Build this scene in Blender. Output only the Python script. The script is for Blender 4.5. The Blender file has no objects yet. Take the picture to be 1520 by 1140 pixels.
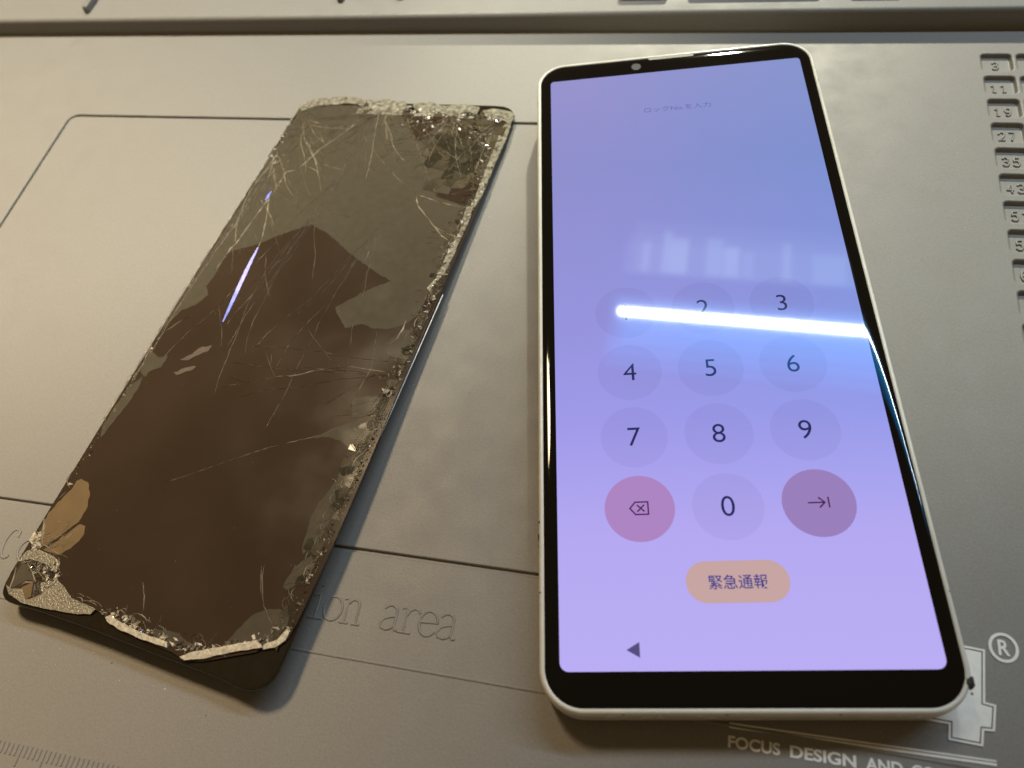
import bpy, bmesh, math, random, json
from mathutils import Vector, Matrix, geometry

S = 0.001                      # everything below is written in millimetres
sc = bpy.context.scene
COL = sc.collection
rnd = random.Random(11)

# ------------------------------------------------------------------ camera, world, lamps, exposure
cam = bpy.data.cameras.new('camera')
cam_o = bpy.data.objects.new('camera', cam); COL.objects.link(cam_o)
cam.sensor_width = 36.0
cam.lens = 36.0 * 1159.42 / 1520
cam.clip_start = 0.005; cam.clip_end = 20
RC = Matrix(((0.973235, -0.088271, 0.212186), (0.181707, 0.860844, -0.47532), (-0.140702, 0.501154, 0.853843)))
cam_o.matrix_world = Matrix.Translation(Vector((15.96, -124.57, 142.73)) * S) @ RC.to_4x4()
cam.dof.use_dof = True
cam.dof.focus_distance = 0.160
cam.dof.aperture_fstop = 18.0
cam.dof.aperture_blades = 0
sc.camera = cam_o

w = bpy.data.worlds.new('World'); sc.world = w; w.use_nodes = True
bg = w.node_tree.nodes['Background']
bg.inputs['Color'].default_value = (1.0, 0.69, 0.33, 1)
bg.inputs['Strength'].default_value = 0.125

def area_lamp(name, loc, target, sx, sy, radiance, col, spread=180):
    l = bpy.data.lights.new(name, 'AREA'); l.shape = 'RECTANGLE'; l.size = sx; l.size_y = sy
    l.energy = radiance * math.pi * sx * sy; l.color = col; l.spread = math.radians(spread)
    o = bpy.data.objects.new(name, l); COL.objects.link(o)
    d = Vector(target) - Vector(loc)
    o.location = loc; o.rotation_euler = d.to_track_quat('-Z', 'Y').to_euler()
    return o

def spot_lamp(name, loc, target, ang, blend, power, col, rad):
    l = bpy.data.lights.new(name, 'SPOT'); l.energy = power; l.color = col
    l.spot_size = math.radians(ang); l.spot_blend = blend; l.shadow_soft_size = rad
    o = bpy.data.objects.new(name, l); COL.objects.link(o)
    d = Vector(target) - Vector(loc)
    o.location = loc; o.rotation_euler = d.to_track_quat('-Z', 'Y').to_euler()
    return o

# the tube lamp over the bench: its mirror image is the white streak on the phone
def down_lamp(name, x0, x1, y0, y1, z, radiance, col):
    o = area_lamp(name, ((x0+x1)/2, (y0+y1)/2, z), ((x0+x1)/2, (y0+y1)/2, 0), x1-x0, y1-y0, radiance, col)
    o.rotation_euler = (0, 0, 0); return o
down_lamp('tube_lamp', -0.0755, 1.17, 0.5985, 0.6095, 1.008, 170, (0.86, 0.97, 1.0))
for k in range(4):  # nested blue lamps added to make a halo around the tube's reflection
    down_lamp('tube_halo_fill', -0.092 + k*.012, 1.17, 0.508 + k*.022, 0.652 - k*.012, 1.030 - k*.003, 1.7, (0.0, 0.41, 1.0))
# daylight through the panes of a window high beyond the bench
for x0, x1, y0, y1, l_ in ((-0.085, 0.335, 0.700, 0.768, 0.42), (-0.075, 0.325, 0.703, 0.792, 0.42), (-0.065, 0.315, 0.706, 0.820, 0.36), (-0.050, -0.035, 0.70, 0.765, 1.3), (-0.014, 0.000, 0.70, 0.790, 1.7),
                           (0.000, 0.030, 0.70, 0.775, 2.0), (0.062, 0.090, 0.70, 0.780, 1.4), (0.092, 0.118, 0.70, 0.765, 1.9), (0.124, 0.142, 0.70, 0.755, .8), (0.190, 0.205, 0.70, 0.780, 1.3), (0.240, 0.295, 0.70, 0.760, .9)):
    down_lamp('window_pane_lamp', x0, x1, y0, y1, 1.03 + (y1-.76)*.1 if x1 - x0 > .2 else 1.022, l_, (0.72, 1.0, 0.98))
# added warm fill spots; their cone edges draw a shadow boundary on the mat
spot_lamp('far_fill_spot', (0.04, 1.10, 0.68), (0.048, 0.183, 0), 13.9, 0.35, 82, (1.0, 0.96, 0.74), 0.022)
spot_lamp('warm_fill_spot', (-0.42, 0.60, 1.20), (-0.193, 0.128, 0), 16.7, 0.25, 74, (1.0, 0.98, 0.80), 0.04)
spot_lamp('left_fill_spot', (-0.38, 0.36, 0.95), (-0.228, -0.100, 0), 28.5, 1.0, 61, (1.0, 0.76, 0.46), 0.09)

sc.view_settings.view_transform = 'Standard'
sc.view_settings.look = 'None'
sc.view_settings.exposure = 0.0
sc.view_settings.gamma = 1.0

# ------------------------------------------------------------------ materials
def mat(name, col, rough=0.5, spec=0.5, metal=0.0, noise=None, bump=None, coat=0.0, coat_rough=0.05, rough_var=None, emis=None):
    m = bpy.data.materials.new(name); m.use_nodes = True
    nt = m.node_tree; b = nt.nodes['Principled BSDF']
    b.inputs['Base Color'].default_value = (*col, 1)
    b.inputs['Roughness'].default_value = rough
    b.inputs['Specular IOR Level'].default_value = spec
    b.inputs['Metallic'].default_value = metal
    b.inputs['Coat Weight'].default_value = coat
    b.inputs['Coat Roughness'].default_value = coat_rough
    tc = nt.nodes.new('ShaderNodeTexCoord')
    if noise:
        sc_, amt = noise
        n = nt.nodes.new('ShaderNodeTexNoise'); n.inputs['Scale'].default_value = sc_; n.inputs['Detail'].default_value = 6
        nt.links.new(tc.outputs['Object'], n.inputs['Vector'])
        mr = nt.nodes.new('ShaderNodeMapRange')
        mr.inputs['From Min'].default_value = .25; mr.inputs['From Max'].default_value = .75
        mr.inputs['To Min'].default_value = 1 - amt; mr.inputs['To Max'].default_value = 1 + amt
        nt.links.new(n.outputs['Fac'], mr.inputs['Value'])
        mx = nt.nodes.new('ShaderNodeMix'); mx.data_type = 'RGBA'; mx.blend_type = 'MULTIPLY'
        mx.inputs['Factor'].default_value = 1
        mx.inputs[6].default_value = (*col, 1)
        nt.links.new(mr.outputs[0], mx.inputs[7])
        nt.links.new(mx.outputs[2], b.inputs['Base Color'])
    if rough_var:
        sc_, lo, hi = rough_var
        n = nt.nodes.new('ShaderNodeTexNoise'); n.inputs['Scale'].default_value = sc_; n.inputs['Detail'].default_value = 4
        nt.links.new(tc.outputs['Object'], n.inputs['Vector'])
        mr = nt.nodes.new('ShaderNodeMapRange')
        mr.inputs['From Min'].default_value = .3; mr.inputs['From Max'].default_value = .7
        mr.inputs['To Min'].default_value = lo; mr.inputs['To Max'].default_value = hi
        nt.links.new(n.outputs['Fac'], mr.inputs['Value']); nt.links.new(mr.outputs[0], b.inputs['Roughness'])
    if bump:
        sc_, st, dist = bump
        n = nt.nodes.new('ShaderNodeTexNoise'); n.inputs['Scale'].default_value = sc_; n.inputs['Detail'].default_value = 3
        nt.links.new(tc.outputs['Object'], n.inputs['Vector'])
        bp = nt.nodes.new('ShaderNodeBump'); bp.inputs['Strength'].default_value = st; bp.inputs['Distance'].default_value = dist
        nt.links.new(n.outputs['Fac'], bp.inputs['Height']); nt.links.new(bp.outputs['Normal'], b.inputs['Normal'])
    if emis:
        b.inputs['Emission Color'].default_value = (*emis, 1); b.inputs['Emission Strength'].default_value = 1
    return m

M = {}
M['mat'] = mat('grey_silicone', (0.235, 0.222, 0.205), 0.5, 0.34, noise=(2600, .10), bump=(2400, .45, .00007), rough_var=(160, .44, .56))
M['mat_print'] = mat('pale_grey_print', (0.86, 0.85, 0.82), 0.42, 0.4, noise=(900, .05))
M['mat_ink'] = mat('dark_grey_outline', (0.10, 0.097, 0.09), 0.5, 0.4, noise=(900, .08))
M['table'] = mat('brown_table', (0.16, 0.10, 0.06), 0.5, 0.4, noise=(30, .2))
M['frame'] = mat('cream_plastic_frame', (0.76, 0.74, 0.66), 0.20, 0.5, noise=(300, .06), rough_var=(250, .14, .30))
M['chip_dark'] = mat('scuffed_dark', (0.03, 0.028, 0.025), 0.6, 0.4, noise=(900, .2))
M['antenna'] = mat('antenna_line', (0.16, 0.145, 0.11), 0.5, 0.4, noise=(900, .1))
M['bezel'] = mat('black_cover_glass', (0.004, 0.0035, 0.003), 0.035, 0.36, noise=(60, .1))
M['lens'] = mat('camera_lens', (0.09, 0.09, 0.10), 0.12, 0.8, noise=(900, .1))
M['panel_base'] = mat('black_display_backing', (0.015, 0.011, 0.006), 0.12, 0.5, noise=(900, .15), rough_var=(300, .08, .13))
M['panel_glass'] = mat('dark_broken_display_glass', (0.042, 0.0265, 0.0165), 0.10, 0.5, noise=(35, .18), rough_var=(60, .07, .16), bump=(40, .05, .0004))
M['flake'] = mat('lifted_glass_film', (0.080, 0.068, 0.047), 0.12, 0.5, noise=(500, .10), rough_var=(120, .07, .15), bump=(60, .08, .0004))
M['flake_dark'] = mat('smoky_glass_film', (0.060, 0.049, 0.030), 0.12, 0.5, noise=(260, .45), rough_var=(200, .08, .16))
M['flake_tan'] = mat('tan_glass_film', (0.17, 0.118, 0.062), 0.15, 0.5, noise=(160, .15), rough_var=(200, .1, .2))
M['smear'] = mat('greasy_smear', (0.088, 0.062, 0.044), 0.3, 0.5, noise=(900, .25))
M['frost'] = mat('frosted_glass_fracture', (0.46, 0.41, 0.32), 0.34, 0.6, noise=(1400, .45), bump=(3000, .5, .0002))
M['edge_glint'] = mat('painted_edge_highlight', (0.85, 0.84, 0.80), 0.25, 0.8, noise=(300, .3))  # near-white colour stands for the highlight reflected in the backing's edge
M['frost_rim'] = mat('chipped_glass_rim', (0.235, 0.215, 0.165), 0.18, 0.7, noise=(900, .8), bump=(1500, .35, .0002))
M['frost_grey'] = mat('crazed_grey_glass', (0.205, 0.18, 0.13), 0.26, 0.6, noise=(2200, .35), bump=(2600, .6, .0003))
M['chip_clear'] = mat('glassy_chip', (0.14, 0.115, 0.075), 0.08, 0.8, noise=(900, .3))
M['chip_smoke'] = mat('dark_chip', (0.035, 0.03, 0.022), 0.08, 0.8, noise=(900, .3))
M['crack'] = mat('crack_edge', (0.42, 0.36, 0.26), 0.30, 0.6, noise=(700, .4))
M['crack_faint'] = mat('fine_crack_edge', (0.22, 0.175, 0.12), 0.30, 0.6, noise=(400, .45))
M['streak_violet'] = mat('violet_streak_tint', (0.22, 0.20, 0.46), 0.40, 0.6, metal=1.0, noise=(600, .3))  # violet put in to tint the mirrored tube streak
M['dust'] = mat('pale_dust', (0.75, 0.70, 0.60), 0.8, 0.2, noise=(900, .2))
M['dust_dark'] = mat('dark_dust', (0.03, 0.025, 0.02), 0.8, 0.2, noise=(900, .2))
M['copper'] = mat('brown_sponge', (0.10, 0.05, 0.02), 0.6, 0.3, noise=(900, .3))

def screen_mat(name='lit_lock_screen', tint=(1, 1, 1)):
    m = bpy.data.materials.new(name); m.use_nodes = True
    nt = m.node_tree; b = nt.nodes['Principled BSDF']
    b.inputs['Base Color'].default_value = (0.004, 0.004, 0.006, 1); b.inputs['Roughness'].default_value = 0.035
    tc = nt.nodes.new('ShaderNodeTexCoord'); sp = nt.nodes.new('ShaderNodeSeparateXYZ')
    nt.links.new(tc.outputs['Object'], sp.inputs[0])
    mr = nt.nodes.new('ShaderNodeMapRange'); mr.inputs['From Min'].default_value = -0.070; mr.inputs['From Max'].default_value = 0.070
    nt.links.new(sp.outputs['Y'], mr.inputs['Value'])
    cr = nt.nodes.new('ShaderNodeValToRGB')
    e = cr.color_ramp.elements
    e[0].position = 0; e[0].color = (0.485, 0.415, 0.900, 1)
    e[1].position = 1; e[1].color = (0.300, 0.285, 0.600, 1)
    for p_, c_ in ((.16, (.455, .392, .880, 1)), (.32, (.345, .318, .810, 1)), (.48, (.300, .290, .720, 1)), (.78, (.265, .268, .610, 1))):
        q = cr.color_ramp.elements.new(p_); q.color = c_
    nt.links.new(mr.outputs[0], cr.inputs[0])
    n = nt.nodes.new('ShaderNodeTexNoise'); n.inputs['Scale'].default_value = 28; n.inputs['Detail'].default_value = 1
    nt.links.new(tc.outputs['Object'], n.inputs['Vector'])
    # the wallpaper is bluer towards its right-hand side
    mx_ = nt.nodes.new('ShaderNodeMapRange'); mx_.inputs['From Min'].default_value = -0.022; mx_.inputs['From Max'].default_value = 0.034
    ad = nt.nodes.new('ShaderNodeMath'); ad.operation = 'MULTIPLY_ADD'
    nt.links.new(n.outputs['Fac'], ad.inputs[0]); ad.inputs[1].default_value = 0.03; ad.inputs[2].default_value = -0.015
    ad2 = nt.nodes.new('ShaderNodeMath'); ad2.operation = 'ADD'
    nt.links.new(sp.outputs['X'], ad2.inputs[0]); nt.links.new(ad.outputs[0], ad2.inputs[1])
    nt.links.new(ad2.outputs[0], mx_.inputs['Value'])
    mb = nt.nodes.new('ShaderNodeMapRange'); mb.inputs['From Min'].default_value = -0.050; mb.inputs['From Max'].default_value = -0.01
    nt.links.new(sp.outputs['Y'], mb.inputs['Value'])
    mu = nt.nodes.new('ShaderNodeMath'); mu.operation = 'MULTIPLY'
    nt.links.new(mx_.outputs[0], mu.inputs[0]); nt.links.new(mb.outputs[0], mu.inputs[1])
    mix = nt.nodes.new('ShaderNodeMix'); mix.data_type = 'RGBA'; mix.blend_type = 'MULTIPLY'
    nt.links.new(mu.outputs[0], mix.inputs['Factor'])
    nt.links.new(cr.outputs[0], mix.inputs[6]); mix.inputs[7].default_value = (0.76, 1.03, 1.02, 1)
    tn = nt.nodes.new('ShaderNodeMix'); tn.data_type = 'RGBA'; tn.blend_type = 'MULTIPLY'; tn.inputs['Factor'].default_value = 1
    nt.links.new(mix.outputs[2], tn.inputs[6]); tn.inputs[7].default_value = (*tint, 1)
    nt.links.new(tn.outputs[2], b.inputs['Emission Color']); b.inputs['Emission Strength'].default_value = 1.0
    return m
M['screen'] = screen_mat()
M['key'] = screen_mat('key_disc', (0.93, 0.92, 0.93))
def glow(name, col):
    return mat(name, (0.004, 0.004, 0.005), 0.035, 0.5, noise=(60, .05), emis=col)
M['key_pink'] = glow('pink_key_disc', (0.410, 0.228, 0.535))
M['key_pink_r'] = glow('plum_key_disc', (0.315, 0.208, 0.495))
M['pill'] = glow('tan_pill', (0.560, 0.370, 0.360))
M['ink'] = glow('navy_lettering', (0.016, 0.020, 0.105))
M['ink_plum'] = glow('plum_icon', (0.050, 0.010, 0.085))
M['ink_blue'] = glow('blue_lettering', (0.035, 0.040, 0.25))
M['ink_soft'] = glow('soft_violet_lettering', (0.150, 0.140, 0.36))
M['arrow'] = glow('slate_arrow', (0.085, 0.072, 0.20))

# ------------------------------------------------------------------ mesh helpers (mm in, metres out)
def link(name, me, parent=None, mats=None):
    o = bpy.data.objects.new(name, me); COL.objects.link(o)
    if parent: o.parent = parent
    if mats:
        for m in (mats if isinstance(mats, (list, tuple)) else [mats]): me.materials.append(m)
    return o

def obj(name, verts, faces, m, parent=None, smooth=False, mi=None, sharp=None):
    me = bpy.data.meshes.new(name)
    me.from_pydata([(v[0]*S, v[1]*S, v[2]*S) for v in verts], [], faces)
    me.validate()
    if mi: 
        for p_, i in zip(me.polygons, mi): p_.material_index = i
    bm = bmesh.new(); bm.from_mesh(me); bmesh.ops.recalc_face_normals(bm, faces=bm.faces); bm.to_mesh(me); bm.free()
    if smooth:
        for p_ in me.polygons: p_.use_smooth = True
        if sharp: me.set_sharp_from_angle(angle=math.radians(sharp))
    return link(name, me, parent, m)

def empty(name, loc, rot=None):
    o = bpy.data.objects.new(name, None); COL.objects.link(o)
    o.empty_display_size = .01
    Mx = (rot or Matrix.Identity(3)).to_4x4(); Mx.translation = Vector(loc) * S
    o.matrix_world = Mx
    return o

def tag(o, label=None, cat=None, group=None, kind=None):
    if label: o['label'] = label
    if cat: o['category'] = cat
    if group: o['group'] = group
    if kind: o['kind'] = kind
    return o

def rrect(cx, cy, hw, hh, r, n=8):
    """rounded rectangle loop, counter-clockwise; r one radius or four (BR, TR, TL, BL)"""
    rs = r if isinstance(r, (list, tuple)) else [r]*4
    out = []
    for k, (sx, sy) in enumerate(((1, -1), (1, 1), (-1, 1), (-1, -1))):
        q = max(rs[k], 0.02)
        ox, oy = cx + sx*(hw-q), cy + sy*(hh-q)
        a0 = -math.pi/2 + k*math.pi/2
        for i in range(n+1):
            a = a0 + i*math.pi/2/n
            out.append((ox + q*math.cos(a), oy + q*math.sin(a)))
    return out

def loft(loops, cap_first=False, cap_last=False):
    V = []; Fc = []; n = len(loops[0])
    for lp in loops: V += lp
    for k in range(len(loops)-1):
        for i in range(n):
            j = (i+1) % n
            Fc.append((k*n+i, k*n+j, (k+1)*n+j, (k+1)*n+i))
    if cap_first: Fc.append(tuple(range(n))[::-1])
    if cap_last: Fc.append(tuple((len(loops)-1)*n + i for i in range(n)))
    return V, Fc

def inside(pt, poly):
    x, y = pt; c = False; n = len(poly)
    for i in range(n):
        x1, y1 = poly[i]; x2, y2 = poly[(i+1) % n]
        if (y1 > y) != (y2 > y) and x < (x2-x1)*(y-y1)/(y2-y1)+x1: c = not c
    return c

def sheet(loops, keep, z=0):
    V = []; E = []
    for lp in loops:
        b = len(V); V += [Vector(p_[:2]) for p_ in lp]
        E += [(b+i, b+(i+1) % len(lp)) for i in range(len(lp))]
    vo, _, fo, *_ = geometry.delaunay_2d_cdt(V, E, [], 0, 1e-5)
    out = []
    for f in fo:
        c = sum((vo[i] for i in f), Vector((0, 0))) / len(f)
        if keep(c): out.append(tuple(f))
    return [(v.x, v.y, z) for v in vo], out

def extrude_poly(poly, z0, z1, zf=None):
    """closed slab from an outline of any shape; zf(x,y) adds height"""
    zf = zf or (lambda x, y: 0)
    V, Fc = sheet([poly], lambda c: inside(c, poly))
    n = len(V)
    top = [(x, y, z1 + zf(x, y)) for x, y, _ in V]; bot = [(x, y, z0) for x, y, _ in V]
    faces = list(Fc) + [tuple(n+i for i in reversed(f)) for f in Fc]
    cnt = {}
    for f in Fc:
        for i in range(len(f)):
            e = (f[i], f[(i+1) % len(f)]); cnt[e] = cnt.get(e, 0) + 1
    for (a, b) in cnt:
        if (b, a) not in cnt: faces.append((a, b, n+b, n+a))
    return top + bot, faces

def text_mesh(s, bold=0.0, extrude=0.0):
    cu = bpy.data.curves.new('lettering', 'FONT'); cu.body = s; cu.size = 1.0
    cu.offset = bold; cu.extrude = extrude; cu.resolution_u = 5; cu.fill_mode = 'BOTH' if extrude else 'FRONT'
    o = bpy.data.objects.new('lettering', cu); COL.objects.link(o)
    dg = bpy.context.evaluated_depsgraph_get(); dg.update()
    me = bpy.data.meshes.new_from_object(o.evaluated_get(dg))
    bpy.data.objects.remove(o); bpy.data.curves.remove(cu)
    return me

def text(name, s, cx, cy, z, width=None, height=None, m=None, parent=None, bold=0.0, extrude=0.0, rot=0.0, slant=0.0):
    """lettering centred on (cx, cy), fitted to width and / or height (mm)"""
    me = text_mesh(s, bold, extrude)
    xs = [v.co.x for v in me.vertices]; ys = [v.co.y for v in me.vertices]
    if not xs: return None
    x0, x1, y0, y1 = min(xs), max(xs), min(ys), max(ys)
    kx = width/(x1-x0) if width else None; ky = height/(y1-y0) if height else None
    kx = kx or ky; ky = ky or kx
    c, sn = math.cos(rot), math.sin(rot)
    zz = max(v.co.z for v in me.vertices) or 1
    for v in me.vertices:
        x = (v.co.x-(x0+x1)/2)*kx; y = (v.co.y-(y0+y1)/2)*ky
        x += slant*y
        v.co = Vector(((cx + x*c - y*sn)*S, (cy + x*sn + y*c)*S, (z + (v.co.z/zz*extrude if extrude else 0))*S))
    me.name = name
    return link(name, me, parent, m)

def tube(name, strokes, r, flat, m, parent, z=0.0):
    """raised half-round strokes (embossing) along polylines"""
    cu = bpy.data.curves.new(name, 'CURVE'); cu.dimensions = '3D'; cu.bevel_depth = r; cu.bevel_resolution = 2; cu.use_fill_caps = True
    for st in strokes:
        sp = cu.splines.new('POLY'); sp.points.add(len(st)-1)
        for p_, q in zip(sp.points, st): p_.co = (q[0], q[1], 0, 1)
    o = bpy.data.objects.new(name, cu); COL.objects.link(o)
    dg = bpy.context.evaluated_depsgraph_get(); dg.update()
    me = bpy.data.meshes.new_from_object(o.evaluated_get(dg))
    bpy.data.objects.remove(o); bpy.data.curves.remove(cu)
    for v in me.vertices: v.co = Vector((v.co.x*S, v.co.y*S, (z + v.co.z*flat)*S))
    for p_ in me.polygons: p_.use_smooth = True
    me.name = name
    return link(name, me, parent, m)

# ------------------------------------------------------------------ table and repair mat
tv, tf = loft([[(x*900+0, y*700+0, -3.2) for x, y in ((-1, -1), (1, -1), (1, 1), (-1, 1))],
               [(x*900+0, y*700+0, -30) for x, y in ((-1, -1), (1, -1), (1, 1), (-1, 1))]], True, True)
tag(obj('table_top', tv, tf, M['table']), kind='structure')

matr = empty('repair_mat', (-80, -50, -3.0))
tag(matr, 'grey silicone repair mat with moulded grooves and numbered pockets under both phones', 'work mat')
MO = Vector((80, 50, 3.0))      # mat coordinates -> local to the mat's Empty
def mo(vs): return [(v[0]+80, v[1]+50, v[2]+3.0) for v in vs]

X0, X1, Y0, YB = -330, 175, -240, 71.2
# frame groove of the collection area
GC, GW, GR = ((-171.77+22)/2, (34.03-85.28)/2), ((171.77+22)/2, (34.03+85.28)/2), 3.0
def gl(off): return rrect(GC[0], GC[1], GW[0]+off, GW[1]+off, GR+off, 8)
prof = [(.62, 0), (.50, -.05), (.40, -.18), (.34, -.7), (-.34, -.7), (-.40, -.18), (-.50, -.05), (-.62, 0)]
V, Fc = loft([[(x, y, z) for x, y in gl(o)] for o, z in prof])
obj('frame_groove', mo(V), Fc, M['mat'], matr, True, sharp=50)
# numbered pockets
CX0, CY0, CP, CW, CH, CXP = 81.62, 61.63, 8.232, 6.9, 6.0, 8.05
pockets = []
for r in range(13):
    for c in range(3):
        pockets.append((CX0 + c*CXP + CW/2, CY0 - r*CP - CH/2, 3 + c + 8*r))
pp = [(.42, 0), (.24, -.05), (.06, -.2), (-.04, -.45), (-.16, -.80), (-.32, -.98), (-.55, -1.0)]
def ploop(cx, cy, off): return rrect(cx, cy, CW/2+off, CH/2+off, max(.9+off, .35), 5)
V, Fc = loft([[(x, y, z) for x, y in ploop(0, 0, o)] for o, z in pp], cap_last=True)
pocket_me = None
digit_strokes = {
 '0': [[(.5+.5*math.cos(a*math.pi/8)*.9, .5+.5*math.sin(a*math.pi/8)) for a in range(17)]],
 '1': [[(.15, .78), (.5, 1), (.5, 0)], [(.2, 0), (.8, 0)]],
 '2': [[(.05, .75), (.2, .95), (.5, 1), (.8, .95), (.92, .75), (.8, .5), (.05, 0), (.95, 0)]],
 '3': [[(.08, .85), (.3, 1), (.65, 1), (.88, .8), (.75, .58), (.45, .52), (.8, .45), (.93, .25), (.7, .02), (.3, 0), (.05, .15)]],
 '4': [[(.7, 0), (.7, 1), (.05, .3), (.98, .3)]],
 '5': [[(.88, 1), (.2, 1), (.12, .55), (.5, .65), (.85, .5), (.92, .25), (.7, .02), (.3, 0), (.05, .15)]],
 '6': [[(.85, .9), (.55, 1), (.2, .8), (.06, .4), (.2, .05), (.5, 0), (.85, .1), (.93, .32), (.75, .55), (.4, .55), (.1, .35)]],
 '7': [[(.05, 1), (.95, 1), (.4, 0)]],
 '8': [[(.5, .54), (.15, .68), (.15, .9), (.5, 1), (.85, .9), (.85, .68), (.5, .54), (.1, .32), (.12, .1), (.5, 0), (.88, .1), (.9, .32), (.5, .54)]],
 '9': [[(.12, .1), (.45, 0), (.8, .2), (.93, .6), (.8, .95), (.5, 1), (.15, .9), (.07, .65), (.25, .42), (.6, .42), (.9, .62)]],
}
digit_me = {}
for cx, cy, num in pockets:
    if pocket_me is None:
        o = obj('number_pocket', V, Fc, M['mat'], matr, True, sharp=60); pocket_me = o.data
    else:
        o = link('number_pocket', pocket_me, matr)
    o.location = ((cx+80)*S, (cy+50)*S, 3.0*S)
    s_ = str(num); w_ = 1.45; gap = .75
    tot = len(s_)*w_ + (len(s_)-1)*gap
    for k, ch in enumerate(s_):
        if ch in digit_me:
            d = link('moulded_digit', digit_me[ch], o)
        else:
            st = [[((x-.5)*w_, (y-.5)*2.6) for x, y in q] for q in digit_strokes[ch]]
            d = tube('moulded_digit', st, .27, 1.0, M['mat'], o); digit_me[ch] = d.data
        d.location = ((-tot/2 + k*(w_+gap) + w_/2 - .15)*S, -.45*S, -1.0*S)
outer = [(X0, Y0), (X1, Y0), (X1, YB), (X0, YB)]
go, gi = gl(.62), gl(-.62)
pl_ = [ploop(cx, cy, .42) for cx, cy, _ in pockets]
def keep(c):
    if not inside(c, outer): return False
    if inside(c, go) and not inside(c, gi): return False
    if c.x > CX0-2 and any(inside(c, q) for q in pl_): return False
    return True
V, Fc = sheet([outer, go, gi] + pl_, keep)
obj('mat_surface', mo(V), Fc, M['mat'], matr)
sv, sf = loft([[(x, y, 0) for x, y in outer], [(x, y, -3) for x, y in outer]], cap_last=True)
obj('mat_edge', mo(sv), sf, M['mat'], matr)
# raised tool rest along the far side
pr = [(YB, 0), (71.45, .06), (71.75, .3), (72.0, 1.0), (72.35, 3.6), (72.6, 4.3), (73.1, 4.8), (73.9, 5.0), (150, 5.0), (150, -3)]
xs = [X0 + i*(X1-X0)/10 for i in range(11)]
V = [(x, y, z) for x in xs for y, z in pr]; n = len(pr)
Fc = [(i*n+k, i*n+k+1, (i+1)*n+k+1, (i+1)*n+k) for i in range(10) for k in range(n-1)]
Fc += [tuple(range(n)), tuple(10*n+k for k in reversed(range(n)))]
obj('tool_rest_strip', mo(V), Fc, M['mat'], matr, True, sharp=50)
def block(name, hx0, hx1, y0, y1, h, m=M['mat'], z=5.0):
    lp = []
    for o_, zz in ((0, 0), (0, h-.5), (-.18, h-.15), (-.5, h)):
        lp.append([(x, y, z+zz) for x, y in rrect((hx0+hx1)/2, (y0+y1)/2, (hx1-hx0)/2+o_, (y1-y0)/2+o_, min(.8, (hx1-hx0)/2-.05)+o_*.5, 5)])
    V, Fc = loft(lp, cap_last=True)
    return obj(name, mo(V), Fc, m, matr, True, sharp=50)
for x in (-185.2, -97.0, -78.0):
    block('tool_rib', x, x+1.9, {-185.2: 75.9, -97.0: 79.4, -78.0: 80.3}[x], 120, 2.2)
for x0_, x1_, y_ in ((-11, 2.4, 78.6), (8.2, 42.6, 79.0), (50, 62.5, 78.9)):
    block('tool_rest_bar', x0_, x1_, y_, 120, 2.0)
# thin ridge between the collection area's caption and the lower field
V = [(x, y, z) for x in (X0+1, X1-1) for y, z in ((-105.65, 0.0), (-105.45, .22), (-105.2, .22), (-105.0, 0.0))]
obj('field_ridge', mo(V), [(0, 1, 5, 4), (1, 2, 6, 5), (2, 3, 7, 6)], M['mat'], matr, True)
# ruler ticks near the front edge
tick_me = {}
for k in range(62):
    x = -122.6 + k*1.0; long_ = (k % 5 == 2)
    L_ = 3.6 if long_ else 2.0
    if long_ not in tick_me:
        V = [(-.24, -L_, 0), (-.08, -L_+.08, .2), (.08, -L_+.08, .2), (.24, -L_, 0), (-.24, 0, 0), (-.08, -.08, .2), (.08, -.08, .2), (.24, 0, 0)]
        o = obj('ruler_tick', V, [(0, 1, 5, 4), (1, 2, 6, 5), (2, 3, 7, 6), (0, 3, 2, 1), (4, 5, 6, 7)], M['mat'], matr)
        tick_me[long_] = o.data
    else:
        o = link('ruler_tick', tick_me[long_], matr)
    o.location = ((x+80)*S, (-129.75+50)*S, 3.0*S)

# embossed caption: only the letters that show past the broken display
def arc(cx, cy, rx, ry, a0, a1, n=14): return [(cx+rx*math.cos(math.radians(a0+(a1-a0)*i/n)), cy+ry*math.sin(math.radians(a0+(a1-a0)*i/n))) for i in range(n+1)]
L = {
 'i': [[(-.3, .95), (0, 1), (0, 0)], [(-.36, 0), (.36, 0)], [(-.04, 1.38), (.04, 1.38)]],
 'o': [arc(0, .5, .42, .5, 0, 360, 22)],
 'n': [[(-.46, .95), (-.26, 1), (-.26, 0)], [(-.46, 0), (-.06, 0)], [(-.26, .78)] + arc(.04, .74, .24, .25, 150, 0, 9) + [(.28, 0)], [(.1, 0), (.48, 0)]],
 'a': [[(-.32, .84)] + arc(-.02, .76, .28, .24, 140, 0, 9) + [(.26, .12), (.34, .02), (.46, .06)], [(.26, .58), (0, .53), (-.26, .42), (-.38, .22), (-.28, .04), (-.06, 0), (.14, .08), (.26, .24)]],
 'r': [[(-.44, .95), (-.2, 1), (-.2, 0)], [(-.46, 0), (.14, 0)], [(-.2, .66), (-.06, .9), (.12, 1), (.34, .96), (.38, .84)]],
 'e': [[(-.4, .52), (.4, .56)] + arc(0, .52, .4, .48, 8, 180, 10) + arc(0, .5, .4, .5, 182, 325, 10)],
 'C': [arc(0, .5, .34, .5, 50, 310, 20), [(.24, .98), (.24, .74)]],
}
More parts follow.
